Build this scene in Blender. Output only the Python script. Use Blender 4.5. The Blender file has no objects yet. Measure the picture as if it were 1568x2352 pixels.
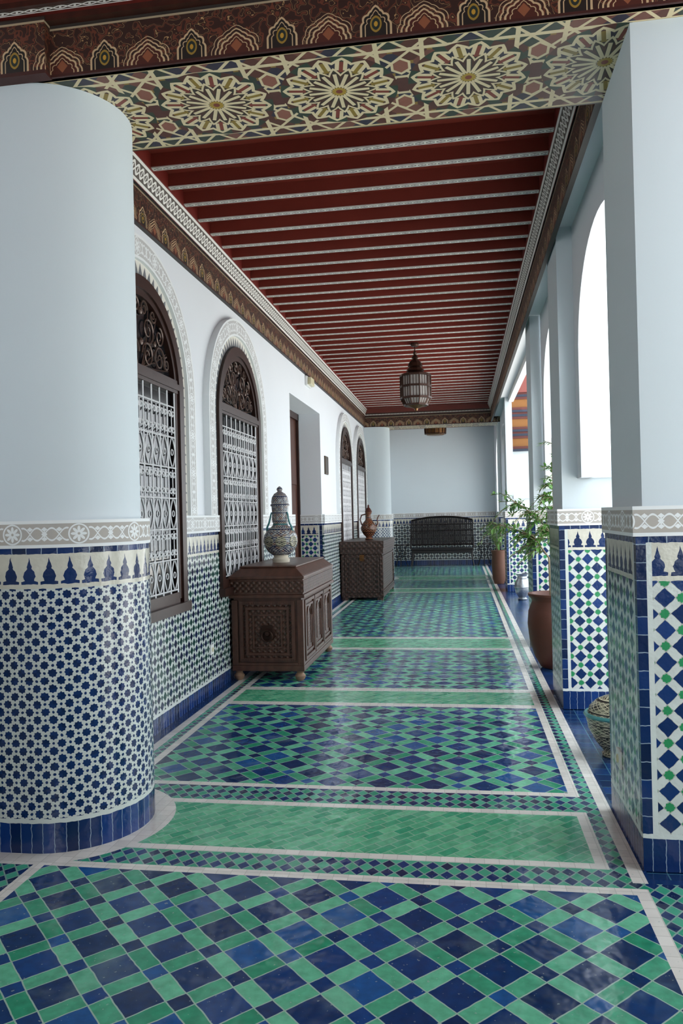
import bpy, bmesh, math, random
from mathutils import Vector, Matrix
random.seed(7)
SC = bpy.context.scene
C = SC.collection
PI = math.pi
W = -2.17            # left wall plane

def srgb(h):
    h = h.lstrip('#'); o = []
    for i in (0, 2, 4):
        c = int(h[i:i+2], 16)/255
        o.append(c/12.92 if c <= .04045 else ((c+.055)/1.055)**2.4)
    return (o[0], o[1], o[2], 1)

# ------------------------------------------------------------ shader expressions
class E:
    def __init__(s, m, k): s.m = m; s.k = k
    def __add__(s, o): return s.m.f('ADD', s, o)
    def __radd__(s, o): return s.m.f('ADD', o, s)
    def __sub__(s, o): return s.m.f('SUBTRACT', s, o)
    def __rsub__(s, o): return s.m.f('SUBTRACT', o, s)
    def __mul__(s, o): return s.m.f('MULTIPLY', s, o)
    def __rmul__(s, o): return s.m.f('MULTIPLY', o, s)
    def __truediv__(s, o): return s.m.f('DIVIDE', s, o)
    def __neg__(s): return s.m.f('MULTIPLY', s, -1)
    def __lt__(s, o): return s.m.f('LESS_THAN', s, o)
    def __gt__(s, o): return s.m.f('GREATER_THAN', s, o)
    def abs(s): return s.m.f('ABSOLUTE', s)
    def fr(s): return s.m.f('FRACT', s)
    def fl(s): return s.m.f('FLOOR', s)
    def sin(s): return s.m.f('SINE', s)
    def cos(s): return s.m.f('COSINE', s)
    def sqrt(s): return s.m.f('SQRT', s)
    def inv(s): return s.m.f('SUBTRACT', 1, s)

class Mat:
    def __init__(s, name, rough=.5, metal=0, spec=.5):
        s.mat = bpy.data.materials.new(name); s.mat.use_nodes = True
        s.nt = s.mat.node_tree; s.b = s.nt.nodes['Principled BSDF']
        s.b.inputs['Roughness'].default_value = rough
        s.b.inputs['Metallic'].default_value = metal
        s.b.inputs['Specular IOR Level'].default_value = spec
    def put(s, inp, v):
        if isinstance(v, E): s.nt.links.new(v.k, inp)
        elif hasattr(v, 'is_output'): s.nt.links.new(v, inp)
        else: inp.default_value = v
    def f(s, op, *a):
        n = s.nt.nodes.new('ShaderNodeMath'); n.operation = op
        for i, x in enumerate(a): s.put(n.inputs[i], x)
        return E(s, n.outputs[0])
    def mn(s, a, *r):
        for x in r: a = s.f('MINIMUM', a, x)
        return a
    def mx(s, a, *r):
        for x in r: a = s.f('MAXIMUM', a, x)
        return a
    def at2(s, y, x): return s.f('ARCTAN2', y, x)
    def btw(s, x, a, b): return (x > a)*(x < b)
    def len(s, x, y): return (x*x+y*y).sqrt()
    def uv(s, layer='UVMap'):
        n = s.nt.nodes.new('ShaderNodeUVMap'); n.uv_map = layer
        return s.sep(n.outputs[0])[:2]
    def sep(s, k):
        n = s.nt.nodes.new('ShaderNodeSeparateXYZ'); s.nt.links.new(k, n.inputs[0])
        return [E(s, o) for o in n.outputs]
    def pos(s):
        n = s.nt.nodes.new('ShaderNodeNewGeometry'); return s.sep(n.outputs['Position'])
    def objpos(s):
        n = s.nt.nodes.new('ShaderNodeTexCoord'); return s.sep(n.outputs['Object'])
    def comb(s, x, y, z=0):
        n = s.nt.nodes.new('ShaderNodeCombineXYZ')
        for i, v in enumerate((x, y, z)): s.put(n.inputs[i], v)
        return n.outputs[0]
    def rnd(s, x, y):
        n = s.nt.nodes.new('ShaderNodeTexWhiteNoise'); n.noise_dimensions = '2D'
        s.nt.links.new(s.comb(x, y), n.inputs['Vector']); return E(s, n.outputs['Value'])
    def noise(s, scale, detail=3, vec=None):
        n = s.nt.nodes.new('ShaderNodeTexNoise'); n.inputs['Scale'].default_value = scale
        n.inputs['Detail'].default_value = detail
        if vec is None: vec = s.nt.nodes.new('ShaderNodeTexCoord').outputs['Object']
        s.nt.links.new(vec, n.inputs['Vector']); return E(s, n.outputs[0])
    def ramp(s, x, stops):
        n = s.nt.nodes.new('ShaderNodeValToRGB'); r = n.color_ramp
        while len(r.elements) < len(stops): r.elements.new(.5)
        for e, (p, v) in zip(r.elements, stops):
            e.position = p; e.color = (v, v, v, 1) if not isinstance(v, tuple) else v
        s.put(n.inputs[0], x)
        return E(s, n.outputs[0])
    def mix(s, fac, a, b):
        n = s.nt.nodes.new('ShaderNodeMix'); n.data_type = 'RGBA'; n.clamp_factor = True
        s.put(n.inputs[0], fac)
        for i, c in ((6, a), (7, b)):
            if isinstance(c, str): c = srgb(c)
            s.put(n.inputs[i], c)
        return E(s, n.outputs[2])
    def mul(s, col, fac):            # brightness
        n = s.nt.nodes.new('ShaderNodeHueSaturation'); s.put(n.inputs['Color'], srgb(col) if isinstance(col, str) else col)
        s.put(n.inputs['Value'], fac); return E(s, n.outputs[0])
    def done(s, col, rough=None, h=None, dist=.002, strength=.6):
        s.put(s.b.inputs['Base Color'], srgb(col) if isinstance(col, str) else col)
        if rough is not None: s.put(s.b.inputs['Roughness'], rough)
        if h is not None:
            n = s.nt.nodes.new('ShaderNodeBump'); n.inputs['Distance'].default_value = dist
            n.inputs['Strength'].default_value = strength
            s.put(n.inputs['Height'], h); s.nt.links.new(n.outputs[0], s.b.inputs['Normal'])
        return s.mat

def plain(name, col, rough=.5, metal=0, var=.12, sc=8, bump=0, bsc=60):
    m = Mat(name, rough, metal)
    c = m.mul(col, m.noise(sc)*(2*var)+(1-var))
    return m.done(c, None, m.noise(bsc) if bump else None, bump or .001)

NAVY = '#0d2857'; CREAM = '#cfd5d1'; WHITE = '#dedad4'

def lattice(m, u, v, p, s, g):
    a = (u+v)*(1/(1.41421*p)); b = (u-v)*(1/(1.41421*p))
    fa = a.fr(); fb = b.fr(); A = fa < s; B = fb < s
    big = A*B; small = A.inv()*B.inv()
    d = m.mn(fa, fb, 1-fa, 1-fb, (fa-s).abs(), (fb-s).abs())
    rn = m.rnd(a.fl()+A*.37, b.fl()+B*.53)
    return big, small, d < g, rn, fa, fb

def floor_mat():
    m = Mat('zellige_floor_tiles', .2, spec=.42)
    x, y, z = m.pos()
    jx = x+(m.noise(14, 2)-.5)*.010; jy = y+(m.noise(11, 2)-.5)*.010
    big, small, gr, rn, _, _ = lattice(m, jx, jy, .200, .66, .012)
    wear = m.noise(3.5, 5); glaze = m.noise(26, 4)*.9+.52
    isb = m.mx(big, small)
    blue = m.mul('#0b3c78', rn*.8+.45); blue = m.mix((rn > .8)*.35, blue, '#1f6aa8')
    gcol = m.mix(rn, '#1c8a68', '#6cbf9b')
    pat = m.mul(m.mix(isb, gcol, blue), glaze); pat = m.mix(gr, pat, '#9ab8aa')
    # plain green laid in oblique bricks
    a = (jx+jy)*.7071; b = (jx-jy)*.7071
    row = (b*(1/.05)).fl(); aa = a*(1/.1)+row*.5
    r2 = m.rnd(aa.fl(), row)
    g2 = m.mn(aa.fr(), 1-aa.fr(), ((b*20).fr())*.5, (1-(b*20).fr())*.5) < .025
    green = m.mul(m.mix(r2, '#2a9570', '#6cbb92'), glaze); green = m.mix(g2, green, '#86b39b')
    # small diamond border
    bg2, sm2, gr2, rn2, _, _ = lattice(m, x, y*.8, .088, .5, .03)
    bord = m.mix(m.mx(bg2, sm2), m.mix(rn2, '#1f8b6b', '#4fa88c'), m.mul(NAVY, rn2+.6)); bord = m.mix(gr2, bord, '#7f9f96')
    wt = m.mul(WHITE, m.rnd((x*16).fl(), (y*16).fl())*.16+.87)
    joint = m.mx((x*16).fr() < .05, (y*16).fr() < .05)
    wt = m.mix(joint*.4, wt, '#8a8880')
    col = bord
    ax = (x+.68).abs()
    outer = m.btw(ax, 1.325, 1.385)*(y > 3.2)
    col = m.mix(outer, col, wt)
    col = m.mix((ax > 1.385)*(y > 3.2), col, m.mul('#12356a', .8))
    col = m.mix(m.btw(x, .86, .92)*(y < 3.2), col, wt)
    def rect(x0, x1, y0, y1): return m.btw(x, x0, x1)*m.btw(y, y0, y1)
    e = .052
    for (x0, x1, y0, y1, k) in [(-1.84, .64, -6, 3.10, 0), (-1.89, .525, 3.36, 3.87, 1), (-1.89, .525, 4.18, 5.95, 0),
                                (-1.89, .525, 6.05, 6.46, 1), (-1.89, .525, 6.57, 8.45, 0), (-1.89, .525, 8.57, 9.2, 1), (-1.89, .525, 9.31, 14.6, 0),
                                (-1.89, .53, 14.72, 15.3, 1), (-1.89, .53, 15.42, 17.2, 0), (-1.89, .53, 17.5, 18.2, 1), (-1.89, .55, 18.5, 21.7, 0)]:
        col = m.mix(rect(x0-e, x1+e, y0-e, y1+e), col, wt)
        col = m.mix(rect(x0, x1, y0, y1), col, green if k else pat)
    for yc in (3.60, 17.85):
        dx = m.mx(x+1.97, 0.0); d = m.len(dx, y-yc)
        col = m.mix(d < .505, col, wt)
    col = m.mix(m.mx(wear-.57, 0.0)*1.2, col, '#a3bdb4')
    col = m.mix((m.noise(60, 2) > .70)*.5, col, '#9fb0aa')
    h = m.mx(gr*-.6, 0.0)+m.noise(9, 2)*2+rn*.8
    return m.done(col, m.noise(12, 4)*.22+.05, h, .005, .65)

def brickcol(m, u, v, p, q, c, g='#8fa0b0', ju=.06, jv=.05):
    r = m.rnd((u*(1/p)).fl(), (v*(1/q)).fl())
    j = m.mx((u*(1/p)).fr() < ju, (v*(1/q)).fr() < jv)
    return m.mix(j, m.mul(c, r*.9+.55), g)

def dado_mat(name, kind, border=False):
    m = Mat(name, .22)
    u0, v0 = m.uv()
    u = u0+(m.noise(38, 1)-.5)*.009; v = v0+(m.noise(31, 1)-.5)*.009
    if kind == 'star':
        P = .071
        def st(ox, oy, r):
            X = ((u*(1/P)+ox).fr()-.5).abs(); Y = ((v*(1/P)+oy).fr()-.5).abs()
            return m.mn(m.mx(X, Y), (X+Y)*.7071) < r
        rn = m.rnd((u*(2/P)).fl(), (v*(2/P)).fl())
        s1 = m.mx(st(0, 0, .215), st(.5, .5, .215)); s2 = m.mx(st(.5, 0, .075), st(0, .5, .075))
        pat = m.mix(m.mx(s1, s2), m.mul(CREAM, m.noise(30)*.3+.80), m.mul(NAVY, rn*.6+.75))
    else:
        p = {'diamond': .080, 'wide': .094, 'dark': .12}[kind]
        s = {'diamond': .62, 'wide': .62, 'dark': .62}[kind]
        big, small, gr, rn, fa, fb = lattice(m, u, v, p, s, .018)
        c = (1+s)/2; X = (fa-c).abs(); Y = (fb-c).abs()
        star = m.mn(m.mx(X, Y), (X+Y)*.7071) < (1-s)*.44
        pat = m.mix(gr, m.mul(CREAM, m.noise(20)*.3+.80), '#a5a69e')
        if kind == 'dark':
            pat = m.mix(big, pat, m.mul('#0d1c3a', rn+.4)); pat = m.mix(star, pat, '#16324a')
            q = m.mx((fa-s/2).abs(), (fb-s/2).abs()); pat = m.mix(m.btw(q, .1, .14), pat, '#a8a898')
        elif kind == 'diamond':
            pat = m.mix(big, pat, m.mix(rn > .72, m.mul('#10264f', rn*.7+.55), '#11403c')); pat = m.mix(star, pat, '#1f4a4a')
        else:
            pat = m.mix(big, pat, m.mul('#122f62', rn*.8+.6)); pat = m.mix(star, pat, '#2f8a58')
    # merlons
    cu = ((u*(1/.09)).fr()-.5).abs(); hh = (v-1.22)*(1/.13)
    wd = m.ramp(hh, [(0, .44), (.1, .44), (.13, .25), (.28, .33), (.45, .25), (.55, .11), (.62, .14), (.74, .08), (.82, .04), (.97, .0)])
    mer = (cu < wd)*m.btw(v, 1.22, 1.345)
    cre = m.mix(mer, m.mul('#cfccbf', m.noise(25)*.3+.82), m.mul(NAVY, m.rnd((u*(1/.09)).fl(), 3)*.8+.6))
    col = m.mix(v > 1.20, pat, cre)
    col = m.mix(v > 1.358, col, brickcol(m, u, v, .07, 3.0, NAVY))
    if border:
        e1, e2 = m.uv('edge'); e = m.mn(e1, e2)
        col = m.mix((e < .062)*(v < 1.358), col, m.mul(CREAM, 1.0))
        col = m.mix((e < .040), col, brickcol(m, e, v, .5, .075, NAVY, ju=-1))
    hb = .112 if kind == 'diamond' else .135
    col = m.mix(v < hb+.02, col, CREAM)
    col = m.mix(v < hb, col, brickcol(m, u, v, .052, .5, '#102d62', jv=-1))
    return m.done(col, m.noise(14)*.2+.08, m.noise(40, 2)+m.noise(12, 2)*1.5, .003, .55)

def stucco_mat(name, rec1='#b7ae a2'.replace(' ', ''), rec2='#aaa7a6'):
    m = Mat(name, .75)
    u, h = m.uv()                      # u in metres, h 0..1 across .125 m
    Q = .30
    y = (h-.5)*.125
    x = ((u*(1/Q)).fr()-.5)*Q
    r = m.len(x, y); th = m.at2(y, x)
    ring = m.btw(r, .040, .047)
    pet = (r < ((th*4).cos().abs()*.022+.014))*(r > .006)
    x2 = ((u*(1/Q)+.5).fr()-.5)*Q
    v1 = (y - (x2*(2*PI/.13)).sin()*.028).abs() < .0042
    v2 = (y + (x2*(2*PI/.13)).sin()*.028).abs() < .0042
    lx = (((x2.abs()+.0325)*(1/.065)).fr()-.5).abs()*.065
    leaf_ = (lx*1.0+(y.abs()-.022).abs()*1.3) < .014
    core = (x2.abs()+y.abs()) < .014
    vine = m.mx(v1, v2, leaf_, core)*(r > .052)
    edge = m.mx(h < .12, h > .88)
    up = m.mx(ring, pet, vine, edge)
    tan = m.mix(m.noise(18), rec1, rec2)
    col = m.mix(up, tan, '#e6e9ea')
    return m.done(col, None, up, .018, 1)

def teeth_mat():
    m = Mat('zigzag_plaster', .7)
    u, h = m.uv()
    t = ((u*(1/.075)).fr()-.5).abs()*2
    d = h < (1-t)*.8+.12
    col = m.mix(d, '#dddad0', '#5a5f66')
    return m.done(m.mix(m.noise(30)*.25, col, '#a6a29a'), None, d.inv(), .008, .9)

def lambrequin_mat(name, P=.41, H=.235, bright=1.0):
    m = Mat(name, .55)
    u, h = m.uv()                   # u metres, h 0..1
    t = (u*(1/P)).fr(); yy = h*H
    def arch(c, y0, ky, R0):
        q = (t-c).abs()*P
        dy = m.mx(yy-y0, 0.0)*ky
        th = m.at2(dy, q)
        R = R0+((th*5).cos().abs())*.008+m.mx(1-(PI/2-th)*3.5, 0.0)*.024
        return m.len(q, dy), R, q
    r1, R1, q1 = arch(.25, .055, .95, .052)
    r2, R2, q2 = arch(.75, .02, 1.15, .064)
    def ln(r, R, off, w): return (r-R-off).abs() < w
    out1 = r1 > R1
    lines = m.mx(ln(r1, R1, .004, .0045), ln(r1, R1, -.014, .0022), ln(r2, R2, .004, .0045)*out1, ln(r2, R2, .024, .0035)*out1, ln(r2, R2, .042, .0018)*out1, ln(r2, R2, -.016, .0022))
    sc = m.noise(26, 1)
    bg = m.mix(m.btw(sc, .5, .56), '#2f150d', '#643220')
    bg = m.mix(m.btw(sc, .44, .452), bg, '#b08c60')
    bg = m.mix(r2 < R2, bg, '#481a0e')
    tr = (q2+(yy-.045).abs()*.9) < .026; bg = m.mix(tr, bg, '#8a5034')
    bg = m.mix(r1 < R1, bg, '#17110d')
    d = m.len(q1*1.25, yy-.062)+q1*.2
    bg = m.mix(d < .036, bg, '#94762c'); bg = m.mix(d < .026, bg, '#1c2a24'); bg = m.mix(d < .012, bg, '#b98d2c')
    col = m.mix(lines, bg, '#c7aa84')
    col = m.mix(h < .05, col, '#3c130d')
    col = m.mix(m.btw(h, .90, .94), col, '#a8967a'); col = m.mix(h > .94, col, '#2c241f')
    return m.done(m.mul(col, bright), None, lines, .006, .8)

def rosette_mat():
    m = Mat('painted_rosette_soffit', .45)
    u, v = m.uv()
    P = .61
    x = ((u+.526)*(1/P)+.5).fr()-.5; x = x*P; y = v-3.6
    r = m.len(x, y); th = m.at2(y, x)+PI
    n = 16; wdg = 2*PI/n
    k = th*(1/wdg); f = ((k.fr()-.5).abs()*2)          # 0 mid wedge ..1 border
    ang = f*(wdg/2); px = r*ang.cos(); py = r*ang.sin()
    bd = r*((1-f)*(wdg/2)).sin()
    def ln(e, a, b, w=.0075): return (e.abs() < w)*m.btw(r, a, b)
    L = m.mx(ln(r-(.036+f*.010), 0, 1, .005), ln(bd, .04, .145, .009), ln(r-(.135+f*.05), .1, .21, .0095), ln(py-.019, .175, .25, .0095),
             ln(r-(.262-f*.035), .2, .3, .0095))
    # outer field lattice
    a = (u-.526+y)*(1/.175); b = (u-.526-y)*(1/.175)
    fld = m.mx((a.fr()-.5).abs() < .060, (b.fr()-.5).abs() < .060)
    gx_ = m.mx(((x.abs()-.205).abs() < .0105)*(y.abs() > .14), ((y.abs()-.272).abs() < .0105))
    fld = m.mx(fld, gx_)
    xh = (x.abs()-P/2).abs()
    hexd = m.mx(xh*1.5, (y.abs()-.15).abs()+xh*.8)
    hexl = m.btw(hexd, .050, .068)
    hexin = hexd < .050
    out = r > .280
    col_out = m.mix(m.rnd(a.fl(), b.fl()) > .45, '#4f1f18', '#16302a')
    col_out = m.mix(m.rnd(b.fl(), a.fl()) > .8, col_out, '#161a38')
    col_out = m.mix(m.rnd(b.fl(), a.fl()) < .3, col_out, '#6e3d33')
    cc = m.mx((a+.5).fr()-.5, .5-(a+.5).fr())+m.mx((b+.5).fr()-.5, .5-(b+.5).fr())
    col_out = m.mix(cc < .14, col_out, '#8a6d2c')
    col_out = m.mix(fld, col_out, '#dccba4')
    col_out = m.mix(hexin, col_out, '#8a5244'); col_out = m.mix(hexl, col_out, '#dccba4')
    hx2 = m.mx(xh*1.2+y.abs()*.5, y.abs()); col_out = m.mix(hx2 < .058, col_out, '#4b1a1b'); col_out = m.mix(m.btw(hx2, .058, .076), col_out, '#dccba4')
    odd = (k*.5).fr() < .5
    pet = m.mix(odd, '#26120d', '#1b1b16')
    pet = m.mix((bd > .014)*m.btw(r, .06, .145), pet, '#3f1812')
    pet = m.mix(m.btw(r, .16, .24)*(py < .013), pet, m.mix(odd, '#8a7226', '#7b2d22'))
    pet = m.mix(m.btw(r, .18, .25)*(py > .026), pet, '#171b36')
    pet = m.mix((r > .24), pet, m.mix(odd, '#481a15', '#12352a'))
    pet = m.mix(r < .034, pet, '#a98a2a'); pet = m.mix(r < .016, pet, '#7c3324')
    pet = m.mix(L, pet, '#e0cfa8')
    col = m.mix(out, pet, col_out)
    col = m.mix(y.abs() > .335, col, '#c8b58c'); col = m.mix(y.abs() > .35, col, '#33201a')
    col = m.mix(m.noise(40)*.2, col, '#7a6048')
    return m.done(col, None, m.mx(L, fld*out), .007, .9)

def braid_mat(name, P=.14, ground='#4a4038'):
    m = Mat(name, .5)
    u, h = m.uv()                # h 0..1
    s = (u*(2*PI/P)).sin()
    l = m.mx((h-.5-s*.2).abs() < .065, (h-.5+s*.2).abs() < .065)
    knot = m.btw((u*(2/P)).fr(), .42, .58)*((h-.5).abs() < .1)
    ed = m.mx(m.btw(h, .04, .17), m.btw(h, .83, .96))
    up = m.mx(l, ed, knot)
    col = m.mix(up, ground, '#e4e2dc')
    col = m.mix(m.mx(h < .04, h > .96), col, '#6a1e16')
    return m.done(col, None, up, .002, .5)

def wood_mat(name, c1, c2, carve=0, sc=40, dk=.4):
    m = Mat(name, .38)
    n = m.nt.nodes.new('ShaderNodeTexWave'); n.inputs['Scale'].default_value = 3; n.inputs['Distortion'].default_value = 6
    n.inputs['Detail'].default_value = 3
    n.inputs['Detail Scale'].default_value = 2
    tc = m.nt.nodes.new('ShaderNodeTexCoord'); m.nt.links.new(tc.outputs['Object'], n.inputs[0])
    w = E(m, n.outputs[1])
    col = m.mix(w*.25+m.noise(sc)*.5, c1, c2)
    h = w*.2
    if carve:
        x, y, z = m.objpos(); q = ((x+y)*carve).sin()*((z)*carve).sin()
        q2 = (((x+y)*carve*.5).sin().abs()-((z)*carve*.5).cos().abs()).abs()
        h = q+m.mx(q2, .3)
        col = m.mix((q > .15)*dk, col, '#120905')
    return m.done(col, None, h, .006 if carve else .0015, .9)

def ceramic_mat(name, base, dark, acc, P=.045, n=14, rough=.22, alt=None):
    m = Mat(name, rough)
    x, y, z = m.objpos(); th = m.at2(y, x)
    a = th*(n/(2*PI)); b = z*(1/P)
    fa = (a+b).fr(); fb = (a-b).fr()
    g = m.mx((fa-.5).abs() < .08, (fb-.5).abs() < .08)
    rr = m.rnd((a+b).fl(), (a-b).fl())
    c = m.mix(rr > .5, base, dark)
    if alt: c = m.mix(rr < .2, c, alt)
    c = m.mix(g, c, acc)
    zb = (z*(1/(P*3.4))).fr()
    c = m.mix(zb < .12, c, dark); c = m.mix(m.btw(zb, .12, .17), c, acc)
    return m.done(c, None, g, .002, .5)

MT = {}
MT['floor'] = floor_mat()
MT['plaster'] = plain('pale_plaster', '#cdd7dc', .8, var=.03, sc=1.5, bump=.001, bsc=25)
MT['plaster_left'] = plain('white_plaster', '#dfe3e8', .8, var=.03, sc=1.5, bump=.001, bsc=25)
MT['star'] = dado_mat('blue_star_tiles', 'star')
MT['diamond'] = dado_mat('blue_diamond_tiles', 'diamond')
MT['wide'] = dado_mat('blue_green_diamond_tiles', 'wide', True)
MT['dark'] = dado_mat('dark_tiles', 'dark')
MT['stucco'] = stucco_mat('carved_stucco')
MT['stucco_light'] = stucco_mat('carved_white_stucco', '#c6c5c3', '#b9b9ba')
MT['teeth'] = teeth_mat()
MT['lamb'] = lambrequin_mat('lambrequin_paint')
MT['lamb_dark'] = lambrequin_mat('lambrequin_paint_side', .41, .26, .95)
MT['rosette'] = rosette_mat()
MT['braid'] = braid_mat('braid_paint')
MT['red'] = plain('red_painted_wood', '#7c3025', .5, var=.15, sc=4)
MT['reddark'] = plain('dark_red_painted_wood', '#64261c', .5, var=.15, sc=4)
MT['brown'] = wood_mat('brown_painted_wood', '#2a120c', '#4b2318')
MT['wood'] = wood_mat('dark_window_wood', '#24120d', '#3d2118')
MT['chest'] = wood_mat('carved_chest_wood', '#38211a', '#6a4536', carve=0)
MT['chestc'] = wood_mat('carved_chest_panel', '#382119', '#684334', carve=120, dk=.45)
MT['chestc2'] = wood_mat('carved_dark_chest_wood', '#2b1914', '#4e3226', carve=70, dk=.65)
MT['foot'] = plain('worn_wood_foot', '#8a6c56', .6)
MT['iron'] = plain('white_painted_iron', '#dedee0', .4, var=.05)
MT['blackiron'] = plain('black_iron', '#191516', .35, .3, var=.1)
MT['fan'] = plain('dark_carved_fanlight', '#5a463d', .3, .3, var=.2)
g = Mat('dark_window_glass', .12); MT['glass'] = g.done(g.mix(g.noise(2), '#0d0d10', '#1c1c22'))
MT['brass'] = plain('aged_brass', '#6b4a2a', .35, .8, var=.25, sc=20)
MT['darkbrass'] = plain('dark_red_brown_metal', '#4a2318', .4, .3, var=.25, sc=20)
MT['bronze'] = plain('dark_bronze', '#3a241b', .4, .6, var=.25, sc=30)
g = Mat('frosted_lantern_glass', .3); MT['lglass'] = g.done(g.mix(g.noise(12), '#948d8a', '#c9c3be'))
MT['terra'] = plain('terracotta', '#64382a', .5, var=.2, sc=9, bump=.002, bsc=30)
MT['terra2'] = plain('brown_terracotta', '#6b4636', .6, var=.15, sc=9)
MT['soil'] = plain('soil', '#2b1c14', .9, bump=.004)
MT['stem'] = plain('bark', '#8b7c62', .8)
g = Mat('green_leaf', .4); MT['leaf'] = g.done(g.mix(g.noise(5), '#2f6633', '#7fac56'))
MT['silver'] = plain('silver_metal', '#9fa4a8', .3, .85, var=.3, sc=35, bump=.003, bsc=70)
MT['vase'] = ceramic_mat('painted_vase', '#8b949b', '#1b2c4e', '#c4beb2', .024, 24, alt='#6a4636')
MT['turq'] = plain('turquoise_glaze', '#3f7f80', .25, var=.25, sc=30)
MT['vase2'] = ceramic_mat('red_painted_jug', '#47190f', '#1c0c09', '#8d5f40', .04, 16)
MT['bowl'] = ceramic_mat('green_black_ceramic', '#7d7c6a', '#2a2a28', '#c9c3a6', .02, 20)
MT['cream'] = plain('cream_ceramic', '#cfc6b3', .35)
MT['plastic'] = plain('white_plastic', '#e2e2e0', .4, var=.02)
MT['plasticy'] = plain('yellowed_diffuser', '#cfc9a8', .4, var=.02)
MT['plaque'] = plain('bronze_plaque', '#4b4238', .4, .5)
MT['orange'] = plain('ochre_paint', '#7d4e14', .6)
MT['pavred'] = plain('pavilion_red', '#4f1a13', .6)
MT['pavblue'] = plain('pavilion_blue', '#182236', .6)
MT['pavpink'] = plain('pavilion_soffit', '#6b3029', .6)
MT['stone'] = plain('courtyard_stone', '#dcd9d2', .6, var=.08)
g = Mat('blue_threshold_tiles', .2); gx, gy, gz = g.pos()
MT['thresh'] = g.done(brickcol(g, gx, gy, .1, .1, '#0f3160', '#3f6878'), None, g.noise(9), .002)
g = Mat('door_wood', .4); gx, gy, gz = g.objpos()
MT['door'] = g.done(g.mix(g.noise(6), '#3a2018', '#5a3526'), None, g.noise(30), .002)

# ------------------------------------------------------------ mesh helpers
def nb(): return bmesh.new()
def box(bm, x0, x1, y0, y1, z0, z1, top=None):
    if top is None: top = (0, 0, 0, 0)
    v = [bm.verts.new(p) for p in ((x0, y0, z0), (x1, y0, z0), (x1, y1, z0), (x0, y1, z0),
                                   (x0+top[0], y0+top[2], z1), (x1-top[1], y0+top[2], z1), (x1-top[1], y1-top[3], z1), (x0+top[0], y1-top[3], z1))]
    for f in ((3, 2, 1, 0), (4, 5, 6, 7), (0, 1, 5, 4), (1, 2, 6, 5), (2, 3, 7, 6), (3, 0, 4, 7)):
        bm.faces.new([v[i] for i in f])
def tube(bm, pts, r, n=6, closed=False, taper=None):
    pts = [Vector(p) for p in pts]; rings = []; N = len(pts); prev = None
    for i, p in enumerate(pts):
        a = pts[(i-1) % N] if (closed or i > 0) else p; b = pts[(i+1) % N] if (closed or i < N-1) else p
        d = (b-a).normalized()
        if prev is None:
            s = d.cross(Vector((0, 0, 1)))
            if s.length < .05: s = d.cross(Vector((1, 0, 0)))
        else: s = prev-d*prev.dot(d)
        s.normalize(); prev = s; t = d.cross(s)
        rr = r if taper is None else r+(taper-r)*i/(N-1)
        rings.append([bm.verts.new(p+(s*math.cos(2*PI*k/n)+t*math.sin(2*PI*k/n))*rr) for k in range(n)])
    for i in range(N if closed else N-1):
        A = rings[i]; B = rings[(i+1) % N]
        for k in range(n): bm.faces.new((A[k], A[(k+1) % n], B[(k+1) % n], B[k]))
    if not closed:
        bm.faces.new(rings[0][::-1]); bm.faces.new(rings[-1])
def lathe(bm, prof, n=32, c=(0, 0, 0), a0=0):
    rings = []
    for r, z in prof:
        rings.append([bm.verts.new((c[0]+max(r, .0005)*math.cos(2*PI*k/n+a0), c[1]+max(r, .0005)*math.sin(2*PI*k/n+a0), c[2]+z)) for k in range(n)])
    for A, B in zip(rings, rings[1:]):
        for k in range(n): bm.faces.new((A[k], A[(k+1) % n], B[(k+1) % n], B[k]))
    bm.faces.new(rings[0][::-1]); bm.faces.new(rings[-1])
def autouv(bm, zfit=None):
    L = bm.loops.layers.uv.get('UVMap') or bm.loops.layers.uv.new('UVMap')
    D = bm.loops.layers.uv.get('edge') or bm.loops.layers.uv.new('edge')
    bm.normal_update()
    for f in bm.faces:
        n = f.normal
        g = (lambda c: (c.x, c.y)) if abs(n.z) > .7 else ((lambda c: (c.y, c.z)) if abs(n.x) > abs(n.y) else (lambda c: (c.x, c.z)))
        q = [g(l.vert.co) for l in f.loops]; a = min(p[0] for p in q); b = max(p[0] for p in q)
        for l, p in zip(f.loops, q):
            v = p[1]
            if zfit and abs(n.z) <= .7: v = (v-zfit[0])/(zfit[1]-zfit[0])
            l[L].uv = (p[0], v); l[D].uv = (p[0]-a, b-p[0])
def obj(name, bm, mat, parent=None, smooth=False, uv=True, zfit=None, kind=None, label=None, bevel=0):
    if uv: autouv(bm, zfit)
    bmesh.ops.recalc_face_normals(bm, faces=bm.faces[:])
    me = bpy.data.meshes.new(name); bm.to_mesh(me); bm.free()
    me.materials.append(MT[mat] if isinstance(mat, str) else mat)
    if smooth:
        for p in me.polygons: p.use_smooth = True
        me.set_sharp_from_angle(angle=math.radians(40))
    o = bpy.data.objects.new(name, me); C.objects.link(o)
    if parent is not None: o.parent = parent
    if kind: o['kind'] = kind
    if label: o['label'] = label
    if bevel:
        b = o.modifiers.new('bevel', 'BEVEL'); b.width = bevel; b.segments = 2; b.limit_method = 'ANGLE'
    return o
def thing(name, label, cat, loc=(0, 0, 0), rz=0, group=None, kind=None):
    o = bpy.data.objects.new(name, None); C.objects.link(o); o.location = loc; o.rotation_euler = (0, 0, rz)
    if label: o['label'] = label
    if cat: o['category'] = cat
    if group: o['group'] = group
    if kind: o['kind'] = kind
    return o

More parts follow.
